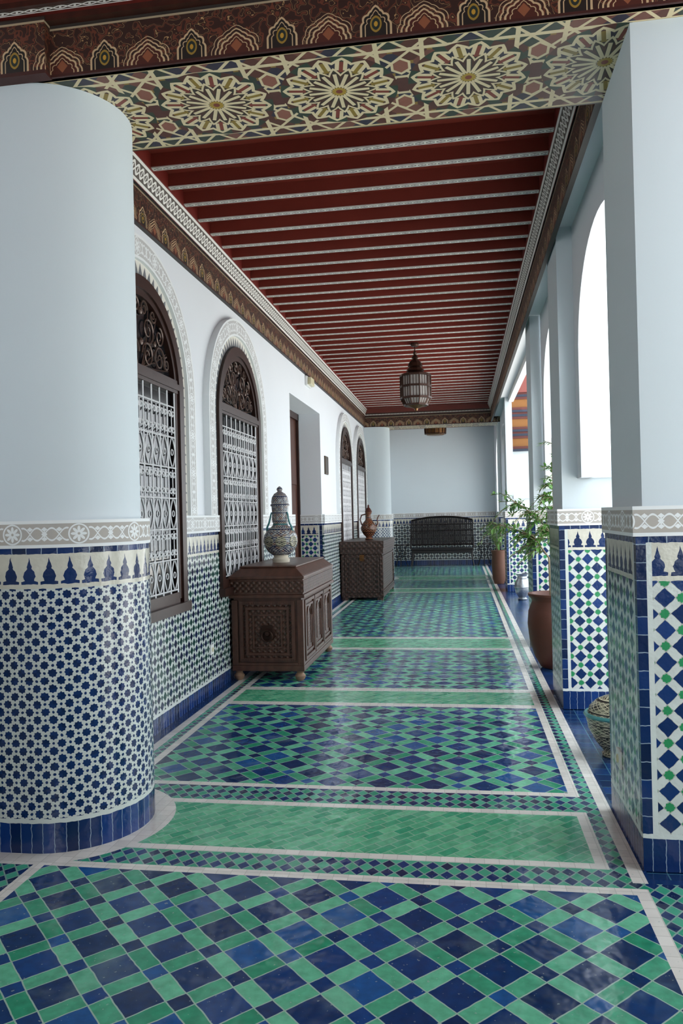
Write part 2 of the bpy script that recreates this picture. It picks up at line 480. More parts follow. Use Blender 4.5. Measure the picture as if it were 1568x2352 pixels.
# ------------------------------------------------------------ setting
bm = nb(); box(bm, W-.6, .72, -3.6, 22.6, -.1, 0); box(bm, .72, 1.7, -3.6, 3.24, -.1, 0)
obj('floor', bm, 'floor', kind='structure')
bm = nb(); box(bm, .72, 1.7, 3.24, 22.6, -.1, -.004)
obj('trim_1', bm, 'thresh', kind='structure', label='blue tiled threshold strip running beneath the arcade pillars')
bm = nb(); box(bm, 1.7, 14, -6, 34, -.1, -.01); obj('ground_courtyard', bm, 'stone', kind='structure')
bm = nb(); box(bm, W-.5, 2.2, -3.8, -3.6, 0, 4.15); obj('wall_back', bm, 'plaster', kind='structure')
# unseen wall added beside the camera to block near daylight, one opening left
bm = nb(); box(bm, 1.5, 1.7, -3.6, .3, 0, 4.15); box(bm, 1.5, 1.7, 1.5, 2.5, 0, 4.15); box(bm, 1.5, 1.7, .3, 1.5, 0, 1.0); box(bm, 1.5, 1.7, .3, 1.5, 3.0, 4.15)
obj('wall_light_block', bm, 'plaster', kind='structure')

# left wall with door recess
D0, D1, DZ, DX = 9.7, 11.85, 3.12, -2.56
bm = nb()
box(bm, W-.5, W, -3.6, D0, 0, 4.15); box(bm, W-.5, W, D1, 22.6, 0, 4.15); box(bm, W-.5, W, D0, D1, DZ, 4.15)
wl = obj('wall_left', bm, 'plaster_left', kind='structure')
WIN = [4.95, 7.27, 14.3, 16.45]; HW = .72; SW = HW/.75
bm = nb(); T = .03
segs = []; y = 3.9
for c in WIN:
    if c > 12 and y < 9: segs.append((y, D0, 1.385)); y = D1
    segs.append((y, c-HW, 1.385)); segs.append((c-HW, c+HW, .80)); y = c+HW
segs.append((y, 22.5, 1.385)); segs.append((-3.6, 3.3, 1.385))
for a, b, z in segs: box(bm, W, W+T, a, b, 0, z)
obj('tile_dado', bm, 'diamond', wl)
bm = nb()
for a, b, z in segs:
    if z > 1: box(bm, W, W+T+.015, a, b, 1.385, 1.53)
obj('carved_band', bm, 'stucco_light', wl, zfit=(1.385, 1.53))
bm = nb(); box(bm, DX, W+.001, D1-.03, D1, 0, 1.385); obj('jamb_tile_dado', bm, 'wide', wl)
bm = nb(); box(bm, DX, W+.001, D1-.04, D1, 1.385, 1.53); obj('jamb_carved_band', bm, 'stucco_light', wl, zfit=(1.385, 1.53))
# door
dr = thing('door_1', None, None, (DX, (D0+D1)/2, 0), kind='structure')
bm = nb(); hw = (D1-D0)/2
for s in (-1, 1):
    box(bm, -.04, .05, s*hw-.05 if s > 0 else s*hw, s*hw if s > 0 else s*hw+.05, 0, DZ)
box(bm, -.04, .05, -hw, hw, DZ-.1, DZ)
obj('door_frame', bm, 'wood', dr)
for s in (-1, 1):
    bm = nb(); y0, y1 = (.005, hw-.05) if s > 0 else (-hw+.05, -.005)
    box(bm, -.03, .01, y0, y1, 0, DZ-.1)
    for z0, z1 in ((.15, .9), (1.0, 1.9), (2.0, 2.9)):
        box(bm, .01, .03, y0+.1, y1-.1, z0, z1, (0, .012, .05, .05))
    lf = obj('door_leaf', bm, 'door', dr)
    bm = nb(); lathe(bm, [(.02, 0), (.035, .02), (.03, .04), (.0, .05)], 12, (0, 0, 0))
    bmesh.ops.rotate(bm, verts=bm.verts, matrix=Matrix.Rotation(PI/2, 3, 'Y')); bmesh.ops.translate(bm, verts=bm.verts, vec=(.01, s*.07, 1.05))
    obj('door_knob', bm, 'brass', lf, smooth=True)

# end wall
bm = nb(); box(bm, W-.5, 3.0, 22.5, 22.8, 0, 4.2); we = obj('wall_end', bm, 'plaster', kind='structure')
bm = nb(); box(bm, W, .98, 22.46, 22.5, 0, 1.385); obj('tile_dado', bm, 'dark', we)
bm = nb(); box(bm, W, .98, 22.445, 22.5, 1.385, 1.53); obj('carved_band', bm, 'stucco', we, zfit=(1.385, 1.53))

# windows
def arch_outline(hw, z0, zs, n=28):
    p = [(-hw, z0)]
    for i in range(n+1):
        a = PI-PI*i/n; p.append((hw*math.cos(a), zs+hw*math.sin(a)))
    p.append((hw, z0)); return p
def arch_band(bm, hi, ho, z0, zs, x0, x1):
    hi *= SW; ho *= SW
    L = bm.loops.layers.uv.get('UVMap') or bm.loops.layers.uv.new('UVMap')
    I = arch_outline(hi, z0, zs); O = arch_outline(ho, z0, zs); M = arch_outline((hi+ho)/2, z0, zs)
    s = [0]
    for a, b in zip(M, M[1:]): s.append(s[-1]+math.dist(a, b))
    def q(ps, uvs):
        f = bm.faces.new([bm.verts.new(p) for p in ps])
        for l, t in zip(f.loops, uvs): l[L].uv = t
    for i in range(len(I)-1):
        a, b, c, d = I[i], I[i+1], O[i+1], O[i]; u0, u1 = s[i], s[i+1]
        q([(x1, a[0], a[1]), (x1, b[0], b[1]), (x1, c[0], c[1]), (x1, d[0], d[1])], [(u0, 0), (u1, 0), (u1, 1), (u0, 1)])
        q([(x0, a[0], a[1]), (x0, b[0], b[1]), (x1, b[0], b[1]), (x1, a[0], a[1])], [(u0, .02), (u1, .02), (u1, .03), (u0, .03)])
        q([(x1, d[0], d[1]), (x1, c[0], c[1]), (x0, c[0], c[1]), (x0, d[0], d[1])], [(u0, .97), (u1, .97), (u1, .98), (u0, .98)])
    for s_ in (-1, 1):
        q([(x0, s_*hi, z0), (x1, s_*hi, z0), (x1, s_*ho, z0), (x0, s_*ho, z0)], [(0, .95)]*4)
    bmesh.ops.remove_doubles(bm, verts=bm.verts[:], dist=1e-5)
def spiral(cy, cz, r0, turns, a0, sgn, x, n=14):
    return [(x, cy+r0*(1-.8*i/n)*math.cos(a0+sgn*turns*2*PI*i/n), cz+r0*(1-.8*i/n)*math.sin(a0+sgn*turns*2*PI*i/n)) for i in range(n+1)]
ZS = 2.45
for wi, c in enumerate(WIN):
    w = thing('window_%d' % (wi+1), None, None, (W, c, 0), kind='structure')
    bm = nb(); P = arch_outline(.66*SW, .86, ZS)
    bm.faces.new([bm.verts.new((.006, a, b)) for a, b in P]); obj('pane', bm, 'glass', w)
    bm = nb(); arch_band(bm, .66, .75, .86, ZS, 0, .062); arch_band(bm, .61, .665, .9, ZS, 0, .046)
    k = SW
    box(bm, 0, .085, -.765*k, .765*k, .80, .87); box(bm, 0, .052, -.66*k, .66*k, 2.46, 2.56); box(bm, 0, .045, -.62*k, .62*k, .87, .95)
    box(bm, 0, .062, -.66*k, .66*k, 2.485, 2.53)
    obj('frame', bm, 'wood', w, uv=False)
    # iron grille
    bm = nb(); X = .036; ys = [(-.6+1.2*i/8)*SW for i in range(9)]; r = .0075
    for yy in ys: tube(bm, [(X, yy, .93), (X, yy, 2.47)], r, 4)
    for zz in (.97, 1.2, 1.43, 1.66, 1.89, 2.12, 2.35): tube(bm, [(X, -.61*SW, zz), (X, .61*SW, zz)], .006, 4)
    for i in range(8):
        cy = (ys[i]+ys[i+1])/2
        for j in range(6):
            cz = 1.085+.23*j
            if (j) % 2 == 0:
                for s in (-1, 1):
                    tube(bm, [(X+.004, cy+s*(.012+.045*math.sin(PI*t/8)), cz-.105+.21*t/8) for t in range(9)], .0055, 4)
                tube(bm, [(X+.004, cy+.022*math.cos(a*PI/4), cz+.022*math.sin(a*PI/4)) for a in range(8)], .0045, 4, True)
            else:
                for s in (-1, 1):
                    for t in (-1, 1):
                        tube(bm, spiral(cy+s*.031, cz+t*.055, .031, 1.1, PI/2*(1-s)+0, t*s, X+.004, 9), .005, 4)
                tube(bm, [(X+.004, cy, cz-.1), (X+.004, cy, cz+.1)], .0045, 4)
    obj('iron_grille', bm, 'iron', w, uv=False, label='white wrought iron grille')
    # carved fanlight
    bm = nb(); X = .026; zc = 2.56
    for s in (-1, 1):
        for (cy, cz, r0, a0, sg) in ((.13, .10, .10, PI, -1), (.34, .11, .10, 0, 1), (.14, .29, .10, -PI/2, 1), (.35, .28, .075, PI/2, -1), (.07, .43, .06, 0, 1), (.48, .10, .055, PI/2, 1), (.23, .41, .05, 0, -1)):
            pp = spiral(cy*SW, zc+cz*SW, r0, 1.5, a0, sg, X, 22)
            tube(bm, [(p[0], s*p[1], p[2]) for p in pp], .0085, 5, taper=.005)
        for kk in range(5):
            a = PI*(.08+.18*kk)/2
            y1, z1 = .54*SW*math.cos(a), .46*SW*math.sin(a)
            tube(bm, [(X-.008, s*.03, zc), (X-.005, s*y1*.5+s*.03, zc+z1*.42), (X-.008, s*y1, zc+z1)], .006, 4, taper=.004)
    for (cy, cz, rr) in ((0, .17, .028), (0, .38, .026), (.24, .2, .022), (-.24, .2, .022)):
        lathe(bm, [(rr, 0), (rr*.9, rr*.4), (rr*.3, rr*.7), (0, rr*.5)], 8, (0, 0, 0))
        bm.verts.ensure_lookup_table(); vs = bm.verts[-32:]
        for v in vs:
            x_, y_, z_ = v.co; v.co = (X+z_, cy+y_, zc+cz+x_)
    obj('carved_fanlight', bm, 'fan', w, uv=False, smooth=True, label='dark scrollwork fanlight')
    bm = nb(); arch_band(bm, .75, .86, 1.53, ZS, 0, .035); obj('zigzag_surround', bm, 'teeth', w, uv=False)
    bm = nb(); arch_band(bm, .86, 1.03, 1.53, ZS, 0, .06); obj('carved_surround', bm, 'stucco_light', w, uv=False, label='carved white stucco arch band')

# ceilings
CB0, CB1 = 3.96, 17.5
bm = nb(); box(bm, W-.1, 1.1, CB0, CB1, 4.05, 4.2); ce = obj('ceiling', bm, 'red', kind='structure')
def strip_uv(bm, faces_uv):
    L = bm.loops.layers.uv.get('UVMap') or bm.loops.layers.uv.new('UVMap')
    for ps, uvs in faces_uv:
        f = bm.faces.new([bm.verts.new(p) for p in ps])
        for l, t in zip(f.loops, uvs): l[L].uv = t
nbm = 43; x0, x1 = -2.08, .66
first = None
for i in range(nbm):
    yb = CB0+.14+i*(CB1-CB0-.2)/(nbm-1)
    if first is None:
        bm = nb(); box(bm, x0, x1, -.022, .022, 3.955, 4.055)
        first = obj('beam', bm, 'red', ce); first.location = (0, yb, 0)
        q = .025; zl_ = 3.948
        bm = nb(); strip_uv(bm, [([(x0, -q, zl_), (x1, -q, zl_), (x1, q, zl_), (x0, q, zl_)], [(x0, 0), (x1, 0), (x1, 1), (x0, 1)]),
                                 ([(x0, -q, 3.956), (x1, -q, 3.956), (x1, -q, zl_), (x0, -q, zl_)], [(x0, .1), (x1, .1), (x1, .1), (x0, .1)]),
                                 ([(x0, q, zl_), (x1, q, zl_), (x1, q, 3.956), (x0, q, 3.956)], [(x0, .1), (x1, .1), (x1, .1), (x0, .1)])])
        fs = obj('painted_strip', bm, 'braid', first, uv=False)
    else:
        b = first.copy(); C.objects.link(b); b.parent = ce; b.location = (0, yb, 0)
        s = fs.copy(); C.objects.link(s); s.parent = b
# side cornices
def side_cornice(n, xf, xin, dirn, y0, y1, lap=.2):
    bm = nb(); a, b = sorted((xf, xf+dirn*lap)); 
    box(bm, a, b, y0, y1, 3.54, 3.80)
    obj('trim_%d' % n, bm, 'lamb_dark', kind='structure', zfit=(3.54, 3.80), label='dark painted wooden cornice along the ceiling edge')
    bm = nb(); strip_uv(bm, [([(xf-dirn*.008, y0, 3.80), (xf-dirn*.008, y1, 3.80), (xin, y1, 3.935), (xin, y0, 3.935)], [(y0, 0), (y1, 0), (y1, 1), (y0, 1)]),
                             ([(xin, y0, 3.935), (xin, y1, 3.935), (xin, y1, 4.09), (xin, y0, 4.09)], [(y0, .99), (y1, .99), (y1, .99), (y0, .99)])])
    obj('trim_%d' % (n+1), bm, 'braid', kind='structure', uv=False, label='white braided painted border between cornice and red beams')
side_cornice(2, -2.135, -2.07, -1, CB0, CB1)
side_cornice(4, .715, .65, 1, CB0, CB1, .035)
side_cornice(6, -2.135, -2.07, -1, 18.2, 22.5)
# near and far ceilings
bm = nb(); box(bm, W-.1, 1.7, -3.6, 3.24, 3.93, 4.2)
nc = obj('ceiling_near', bm, 'red', kind='structure')
for i in range(7):
    bm = nb(); box(bm, W, 1.4, .4+i*.36, .47+i*.36, 3.86, 3.93)
    obj('beam', bm, 'braid', nc)
bm = nb(); box(bm, W-.1, 1.1, 18.2, 22.6, 4.0, 4.2); obj('ceiling_far', bm, 'reddark', kind='structure')

def main_beam(label, y0, y1, xb=.98):
    t = thing('painted_beam', label, 'beam', (0, (y0+y1)/2, 3.53))
    h = (y1-y0)/2; xa = W-.02
    bm = nb(); box(bm, xa, xb, -h+.02, h-.005, .012, .58); obj('core', bm, 'brown', t)
    bm = nb(); strip_uv(bm, [([(xa, -h, 0), (xb, -h, 0), (xb, h, 0), (xa, h, 0)], [(xa, 3.24), (xb, 3.24), (xb, 3.96), (xa, 3.96)]),
                             ([(xa, h, 0), (xb, h, 0), (xb, h, .02), (xa, h, .02)], [(xa, 3.959), (xb, 3.959), (xb, 3.959), (xa, 3.959)])])
    obj('rosette_soffit', bm, 'rosette', t, uv=False, label='underside painted with interlaced star rosettes')
    bm = nb(); box(bm, xa, xb, -h-.012, -h+.02, .0, .235); obj('lambrequin', bm, 'lamb', t, zfit=(0, .235), label='painted frieze of small pointed arches')
    bm = nb(); box(bm, xa, xb, -h-.05, -h+.02, .235, .262); box(bm, xa, xb, -h-.09, -h+.02, .285, .31); obj('moulding', bm, 'brown', t)
    bm = nb(); box(bm, xa, xb, -h-.07, -h+.02, .262, .285); obj('painted_line', bm, 'braid', t, zfit=(.26, .29))
    bm = nb(); box(bm, xa, xb, -h-.11, -h+.02, .31, .42); obj('red_moulding', bm, 'reddark', t)
    return t
mb = main_beam('broad painted beam with star rosettes spanning the corridor overhead', 3.24, 3.96, 1.5)
bm = nb(); box(bm, W, -1.80, -.42, -.36, -.005, .25); obj('lambrequin_return', bm, 'lamb', mb, zfit=(0, .25))
main_beam('distant painted beam with gold medallions before the end wall', 17.5, 18.2)

# ------------------------------------------------------------ columns and pillars
def stadium(bm, r, z0, z1, xw, n=24, zfit=None):
    L = bm.loops.layers.uv.new('UVMap'); D = bm.loops.layers.uv.new('edge')
    P = [(xw, -r)]+[(r*math.cos(a), r*math.sin(a)) for a in [-PI/2+PI*i/n for i in range(n+1)]]+[(xw, r)]
    s = [0]
    for a, b in zip(P, P[1:]): s.append(s[-1]+math.dist(a, b))
    va = [bm.verts.new((p[0], p[1], z0)) for p in P]; vb = [bm.verts.new((p[0], p[1], z1)) for p in P]
    for i in range(len(P)-1):
        f = bm.faces.new((va[i], va[i+1], vb[i+1], vb[i]))
        w0, w1 = (0, 1) if zfit else (z0, z1)
        for l, t in zip(f.loops, ((s[i], w0), (s[i+1], w0), (s[i+1], w1), (s[i], w1))): l[L].uv = t; l[D].uv = (9, 9)
    bm.faces.new(va[::-1]); bm.faces.new(vb)
def round_column(label, yc):
    t = thing('engaged_column', label, 'column', (-1.97, yc, 0))
    xw = W+.002+1.97
    bm = nb(); stadium(bm, .40, 0, 1.385, xw); obj('tile_dado', bm, 'star', t, smooth=True, uv=False, label='blue star mosaic tiles with merlon frieze')
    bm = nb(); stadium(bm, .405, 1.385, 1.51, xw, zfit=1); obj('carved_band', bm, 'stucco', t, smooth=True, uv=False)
    bm = nb(); stadium(bm, .36, 1.51, 3.529, xw); obj('shaft', bm, 'plaster', t, smooth=True, uv=False)
round_column('large round plastered column in the left foreground with blue star tile base', 3.60)
round_column('distant round column with dark star tile base just before the end wall', 17.85)

def pillar(label, x0, y0, y1, kind, wd=.72):
    xc, yc = x0+wd/2, (y0+y1)/2; hx, hy = wd/2, (y1-y0)/2
    t = thing('tiled_pillar', label, 'pillar', (xc, yc, 0), group=None)
    bm = nb(); box(bm, -hx, hx, -hy, hy, 0, 1.385); obj('tile_dado', bm, 'wide', t)
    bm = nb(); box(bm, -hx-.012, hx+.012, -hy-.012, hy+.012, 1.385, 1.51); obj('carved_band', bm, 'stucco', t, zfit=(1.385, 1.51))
    i = .033
    if kind == 'full':
        bm = nb(); box(bm, -hx+i, hx-i, -hy+i*.5, hy-i, 1.51, 3.529); obj('shaft', bm, 'plaster', t)
    else:
        bm = nb(); box(bm, -hx+i, hx-i, -hy+i, hy-i, 1.51, 1.76); box(bm, -hx+i, -hx+.16, -hy+i, hy-i, 1.76, 3.66); obj('shaft', bm, 'plaster', t)
        bm = nb(); a = -hx+.15
        box(bm, a, hx-.01, -hy+.0, hy-.0, 1.74, 1.80); box(bm, a, hx-.03, -hy+.03, hy-.03, 1.80, 1.86, (0, .03, .02, .02)); box(bm, a, hx-.05, -hy+.06, hy-.06, 1.86, 1.95)
        obj('sill_moulding', bm, 'plaster', t)
    return t
pillar('square tiled pillar in the right foreground, cropped by the frame', .712, 3.31, 3.99, 'full', .8)
pillar('second tiled pillar on the right, beyond the patterned ceramic bowl', .73, 5.95, 6.6, 'arch')
pillar('tiled pillar standing behind the big terracotta plant pot', .765, 8.6, 9.2, 'arch')
pillar('far tiled pillar behind the small silver urn', .83, 14.6, 15.25, 'arch')
pillar('last tiled pillar on the right below the distant painted beam', .84, 17.48, 18.22, 'full')

# arcade wall above openings
bm = nb()
def arcbay(y0, y1, ya, yb, x, zs=2.6, hh=.75, th=.09, zl=1.74):
    c, hw = (ya+yb)/2, (yb-ya)/2; n = 24
    box(bm, x, x+th, y0, ya, zl, 4.09); box(bm, x, x+th, yb, y1, zl, 4.09)
    P = [(c+hw*math.cos(PI-PI*i/n), zs+hh*max(0, math.sin(PI*i/n))**.9) for i in range(n+1)]
    for (a, za), (b, zb) in zip(P, P[1:]):
        v = [bm.verts.new(p) for p in ((x, a, za), (x, b, zb), (x, b, 4.09), (x, a, 4.09), (x+th, a, za), (x+th, b, zb), (x+th, b, 4.09), (x+th, a, 4.09))]
        for f in ((0, 1, 2, 3), (7, 6, 5, 4), (0, 4, 5, 1), (3, 2, 6, 7)): bm.faces.new([v[i] for i in f])
arcbay(3.98, 6.0, 4.02, 5.80, .88)
arcbay(6.58, 8.62, 6.75, 8.45, .91)
box(bm, .93, 1.02, 9.18, 14.62, 3.56, 4.09)
arcbay(15.2, 17.5, 15.35, 17.3, .92, th=.06)
arcbay(18.2, 22.5, 18.5, 21.6, 1.0, zs=2.7, hh=.9, zl=0)
box(bm, .752, .97, 3.965, 17.49, 3.655, 4.048)
obj('wall_right', bm, 'plaster_left', kind='structure')

# ------------------------------------------------------------ chests
def ringbox(bm, pl, a0, a1, z0, z1, w, d0, d1):
    for (p, q, r, s) in ((a0, a1, z0, z0+w), (a0, a1, z1-w, z1), (a0, a0+w, z0+w, z1-w), (a1-w, a1, z0+w, z1-w)):
        if pl[0] == 'y': box(bm, p, q, pl[1]-d1, pl[1]-d0, r, s)
        else: box(bm, pl[1]+d0, pl[1]+d1, p, q, r, s)
def chest(label, x0, x1, y0, y1, H, lidz, mat, carv, style):
    xc, yc = (x0+x1)/2, (y0+y1)/2; hx, hy = (x1-x0)/2, (y1-y0)/2
    t = thing('carved_chest', label, 'chest', (xc, yc, 0))
    fz = .09 if style == 1 else .05
    bm = nb(); box(bm, -hx+.02, hx-.02, -hy+.02, hy-.02, fz+.03, lidz); obj('body', bm, mat, t)
    bm = nb(); box(bm, -hx, hx, -hy, hy, fz, fz+.05); box(bm, -hx+.005, hx-.005, -hy+.005, hy-.005, fz+.05, fz+.075)
    for sx in (-1, 1):
        for sy in (-1, 1): 
            a, b = sorted((sx*hx, sx*(hx-.06))); c, d = sorted((sy*hy, sy*(hy-.06)))
            box(bm, a+.002, b-.002, c+.002, d-.002, fz+.05, lidz-.02)
    obj('base_rail', bm, mat, t, bevel=.004)
    if style == 1:
        bm = nb(); F = ('y', -hy+.02)
        ringbox(bm, F, -hx+.08, hx-.08, fz+.09, lidz-.03, .03, 0, .026); ringbox(bm, F, -hx+.135, hx-.135, fz+.145, lidz-.085, .022, 0, .022)
        ringbox(bm, F, -hx+.20, hx-.20, fz+.21, lidz-.15, .014, 0, .016)
        n = 26
        for k in range(n):
            xx = -hx+.08+k*(2*hx-.17)/(n-1)
            for zz in (fz+.105, lidz-.045): box(bm, xx, xx+.012, -hy-.012, -hy+.012, zz-.006, zz+.006)
        F = ('x', hx-.02)
        for k in range(3):
            a = -hy+.08+k*(2*hy-.16)/3; b = a+(2*hy-.16)/3-.03
            ringbox(bm, F, a, b, fz+.09, lidz-.03, .028, 0, .026); ringbox(bm, F, a+.05, b-.05, fz+.14, lidz-.08, .02, 0, .02)
            m_ = (a+b)/2
            tube(bm, [(hx-.008, m_-.1, fz+.2), (hx-.008, m_-.1, lidz-.2), (hx-.008, m_-.05, lidz-.13), (hx-.008, m_, lidz-.1), (hx-.008, m_+.05, lidz-.13), (hx-.008, m_+.1, lidz-.2), (hx-.008, m_+.1, fz+.2)], .012, 5)
        obj('panel_moulding', bm, 'chest', t)
        bm = nb(); box(bm, -hx+.10, hx-.10, -hy+.012, -hy+.021, fz+.12, lidz-.06); obj('carved_panel', bm, carv, t)
        bm = nb(); box(bm, hx-.021, hx-.012, -hy+.1, hy-.1, fz+.12, lidz-.06); obj('carved_panel', bm, carv, t)
        bm = nb(); lathe(bm, [(.075, 0), (.07, .008), (.03, .012), (.02, .03), (0, .032)], 16)
        bmesh.ops.rotate(bm, verts=bm.verts, matrix=Matrix.Rotation(PI/2, 3, 'X')); zc = (fz+lidz)/2+.01
        bmesh.ops.translate(bm, verts=bm.verts, vec=(0, -hy+.012, zc))
        tube(bm, [(.05*math.cos(a*PI/8), -hy-.02, zc-.02+.05*math.sin(a*PI/8)) for a in range(16)], .008, 6, True)
        box(bm, -.05, .05, -hy, -hy+.012, zc+.03, zc+.075)
        obj('ring_handle', bm, 'bronze', t, smooth=True)
        bm = nb(); o_ = .018
        box(bm, -hx-o_, hx+o_, -hy-o_, hy+o_, lidz, lidz+.03)
        box(bm, -hx-.004, hx+.004, -hy-.004, hy+.004, lidz+.03, H-.115)
        box(bm, -hx-o_, hx+o_, -hy-o_, hy+o_, H-.115, H-.09)
        box(bm, -hx-.01, hx+.01, -hy-.01, hy+.01, H-.09, H-.015, (.09, .09, .09, .09)); box(bm, -hx+.07, hx-.07, -hy+.07, hy-.07, H-.015, H)
        ld = obj('lid', bm, 'chest', t, bevel=.005)
        bm = nb(); box(bm, -hx-.012, hx+.012, -hy-.012, hy+.012, lidz+.05, H-.13); obj('lid_carving', bm, carv, ld)
    else:
        bm = nb()
        ringbox(bm, ('y', -hy+.02), -hx+.07, hx-.07, fz+.09, lidz-.04, .03, 0, .02)
        for a in (-hx+.14, .03): ringbox(bm, ('y', -hy+.02), a, a+.19, fz+.2, lidz-.16, .015, 0, .015)
        ringbox(bm, ('x', hx-.02), -hy+.07, hy-.07, fz+.09, lidz-.04, .03, 0, .02)
        obj('panel_moulding', bm, carv, t)
        bm = nb(); box(bm, -hx-.01, hx+.01, -hy-.01, hy+.01, lidz, lidz+.1); box(bm, -hx-.02, hx+.02, -hy-.02, hy+.02, lidz+.1, H)
        obj('lid', bm, carv, t, bevel=.005)
        bm = nb(); box(bm, -.04, .04, -hy-.006, -hy+.02, lidz-.12, lidz-.02); tube(bm, [(.03*math.cos(a*PI/6), -hy-.015, lidz-.1+.03*math.sin(a*PI/6)) for a in range(12)], .005, 5, True)
        obj('lock_plate', bm, 'brass', t)
    for sx in (-1, 1):
        for sy in (-1, 1):
            bm = nb()
            if style == 1: lathe(bm, [(.028, 0), (.045, .02), (.05, .045), (.03, .07), (.04, fz)], 14, (sx*(hx-.05), sy*(hy-.05), 0)); obj('foot', bm, 'foot', t, smooth=True)
            else: box(bm, sx*(hx-.06)-.05, sx*(hx-.06)+.05, sy*(hy-.06)-.05, sy*(hy-.06)+.05, 0, fz, None); obj('foot', bm, mat, t)
    return t
chest('brown carved wooden chest on turned feet, holding the tall lidded vase', -2.118, -1.44, 6.80, 8.38, 1.05, .76, 'chest', 'chestc', 1)
chest('darker carved chest farther down the wall, holding the reddish jug', -2.115, -1.37, 13.3, 15.5, 1.04, .82, 'chestc2', 'chestc2', 2)

# vases
t = thing('lidded_vase', 'tall lidded patterned vase with turquoise handles on the nearer chest', 'vase', (-1.79, 7.45, 1.05))
bm = nb(); lathe(bm, [(.085, 0), (.088, .03), (.07, .05), (.078, .075)], 32); obj('foot_ring', bm, 'cream', t, smooth=True)
bm = nb(); lathe(bm, [(.078, .07), (.12, .10), (.158, .15), (.172, .21), (.165, .265), (.14, .31), (.10, .345), (.076, .37), (.07, .385), (.078, .40), (.082, .43), (.080, .50), (.084, .55), (.084, .56)], 40)
obj('body', bm, 'vase', t, smooth=True)
bm = nb(); lathe(bm, [(.092, .56), (.096, .575), (.084, .585), (.086, .61), (.078, .65), (.055, .685), (.03, .70), (.02, .71), (.03, .725), (.026, .74), (.01, .755), (0, .76)], 32)
obj('lid', bm, 'vase', t, smooth=True)
for s in (-1, 1):
    bm = nb(); tube(bm, [(s*.128, -.03, .31), (s*.125, -.04, .35), (s*.105, -.045, .39), (s*.092, -.04, .44), (s*.086, -.03, .48), (s*.078, -.03, .5)], .011, 8, taper=.007)
    obj('handle', bm, 'turq', t, smooth=True, label='turquoise curved handle')
bm = nb(); lathe(bm, [(.07, .37), (.078, .377), (.07, .385)], 32); obj('neck_ring', bm, 'turq', t, smooth=True)
for az in (-.55, .25, 1.1):
    bm = nb(); lathe(bm, [(.055, 0), (.053, .006), (.04, .010), (.02, .006), (0, .012)], 24)
    bmesh.ops.rotate(bm, verts=bm.verts, matrix=Matrix.Rotation(PI/2, 3, 'X')); bmesh.ops.translate(bm, verts=bm.verts, vec=(0, -.163, .21)); bmesh.ops.rotate(bm, verts=bm.verts, matrix=Matrix.Rotation(az, 3, 'Z'))
    obj('medallion', bm, 'bowl', t, smooth=True)

t = thing('ewer', 'dark reddish brown patterned jug with pointed lid on the farther chest', 'jug', (-1.70, 14.1, 1.04))
bm = nb(); lathe(bm, [(.07, 0), (.075, .02), (.05, .05), (.1, .10), (.145, .18), (.15, .23), (.12, .30), (.07, .36), (.045, .41), (.04, .46), (.06, .50), (.065, .52)], 32); obj('body', bm, 'vase2', t, smooth=True)
bm = nb(); lathe(bm, [(.068, .52), (.05, .56), (.03, .59), (.012, .61), (.02, .63), (0, .66)], 24); obj('lid', bm, 'darkbrass', t, smooth=True)
bm = nb(); tube(bm, [(-.05, 0, .48), (-.13, 0, .46), (-.16, 0, .38), (-.13, 0, .28)], .012, 8); obj('handle', bm, 'darkbrass', t, smooth=True)
bm = nb(); tube(bm, [(.13, 0, .24), (.17, 0, .30), (.16, 0, .38), (.20, 0, .46)], .016, 8, taper=.009); obj('spout', bm, 'darkbrass', t, smooth=True)

# ------------------------------------------------------------ lanterns
def lantern(label, x, y, ztop, s, drop):
    t = thing('hanging_lantern', label, 'lantern', (x, y, ztop))
    bm = nb(); lathe(bm, [(.05, -.03), (.06, -.005), (.06, .02)], 16); tube(bm, [(0, 0, -.02), (0, 0, -drop)], .008, 6)
    obj('chain', bm, 'bronze', t)
    z = -drop
    bm = nb(); lathe(bm, [(.012*s, z), (.03*s, z-.02*s), (.02*s, z-.05*s), (.045*s, z-.08*s), (.05*s, z-.10*s), (.035*s, z-.11*s), (.07*s, z-.14*s), (.10*s, z-.18*s), (.11*s, z-.22*s), (.085*s, z-.23*s), (.12*s, z-.26*s), (.13*s, z-.29*s), (.11*s, z-.30*s), (.17*s, z-.325*s), (.225*s, z-.345*s), (.23*s, z-.365*s), (.21*s, z-.37*s)], 10)
    obj('dome', bm, 'bronze', t)
    z1, z2, z3, z4 = z-.36*s, z-.52*s, z-.69*s, z-.79*s
    R1, R2, R3 = .22*s, .222*s, .17*s
    bm = nb(); lathe(bm, [(R1*.93, z1), (R2*.93, z2), (R2*.9, z3), (R3*.9, z4), (.05*s, z4-.01)], 10); obj('glass', bm, 'lglass', t)
    bm = nb()
    for k in range(30):
        a = 2*PI*k/30; c_, s_ = math.cos(a), math.sin(a); rr = .0055*s if k % 3 else .010*s
        q = math.cos(PI/10)/math.cos((k % 3)*PI/15-PI/10) if k % 3 else 1
        tube(bm, [(R1*c_*q, R1*s_*q, z1), (R2*c_*q, R2*s_*q, z2), (R2*c_*q, R2*s_*q, z3), (R3*c_*q, R3*s_*q, z4)], rr, 4)
    for (R, zz) in ((R1, z1), (R2, z2), (R2, z3), (R3, z4)):
        lathe(bm, [(R*.9, zz-.014*s), (R*1.06, zz-.014*s), (R*1.06, zz+.014*s), (R*.9, zz+.014*s)], 10)
    obj('frame', bm, 'bronze', t)
    bm = nb(); lathe(bm, [(R3, z4), (.12*s, z4-.02*s), (.06*s, z4-.04*s), (.03*s, z4-.05*s), (.02*s, z4-.08*s), (0, z4-.09*s)], 10); obj('finial', bm, 'brass', t)
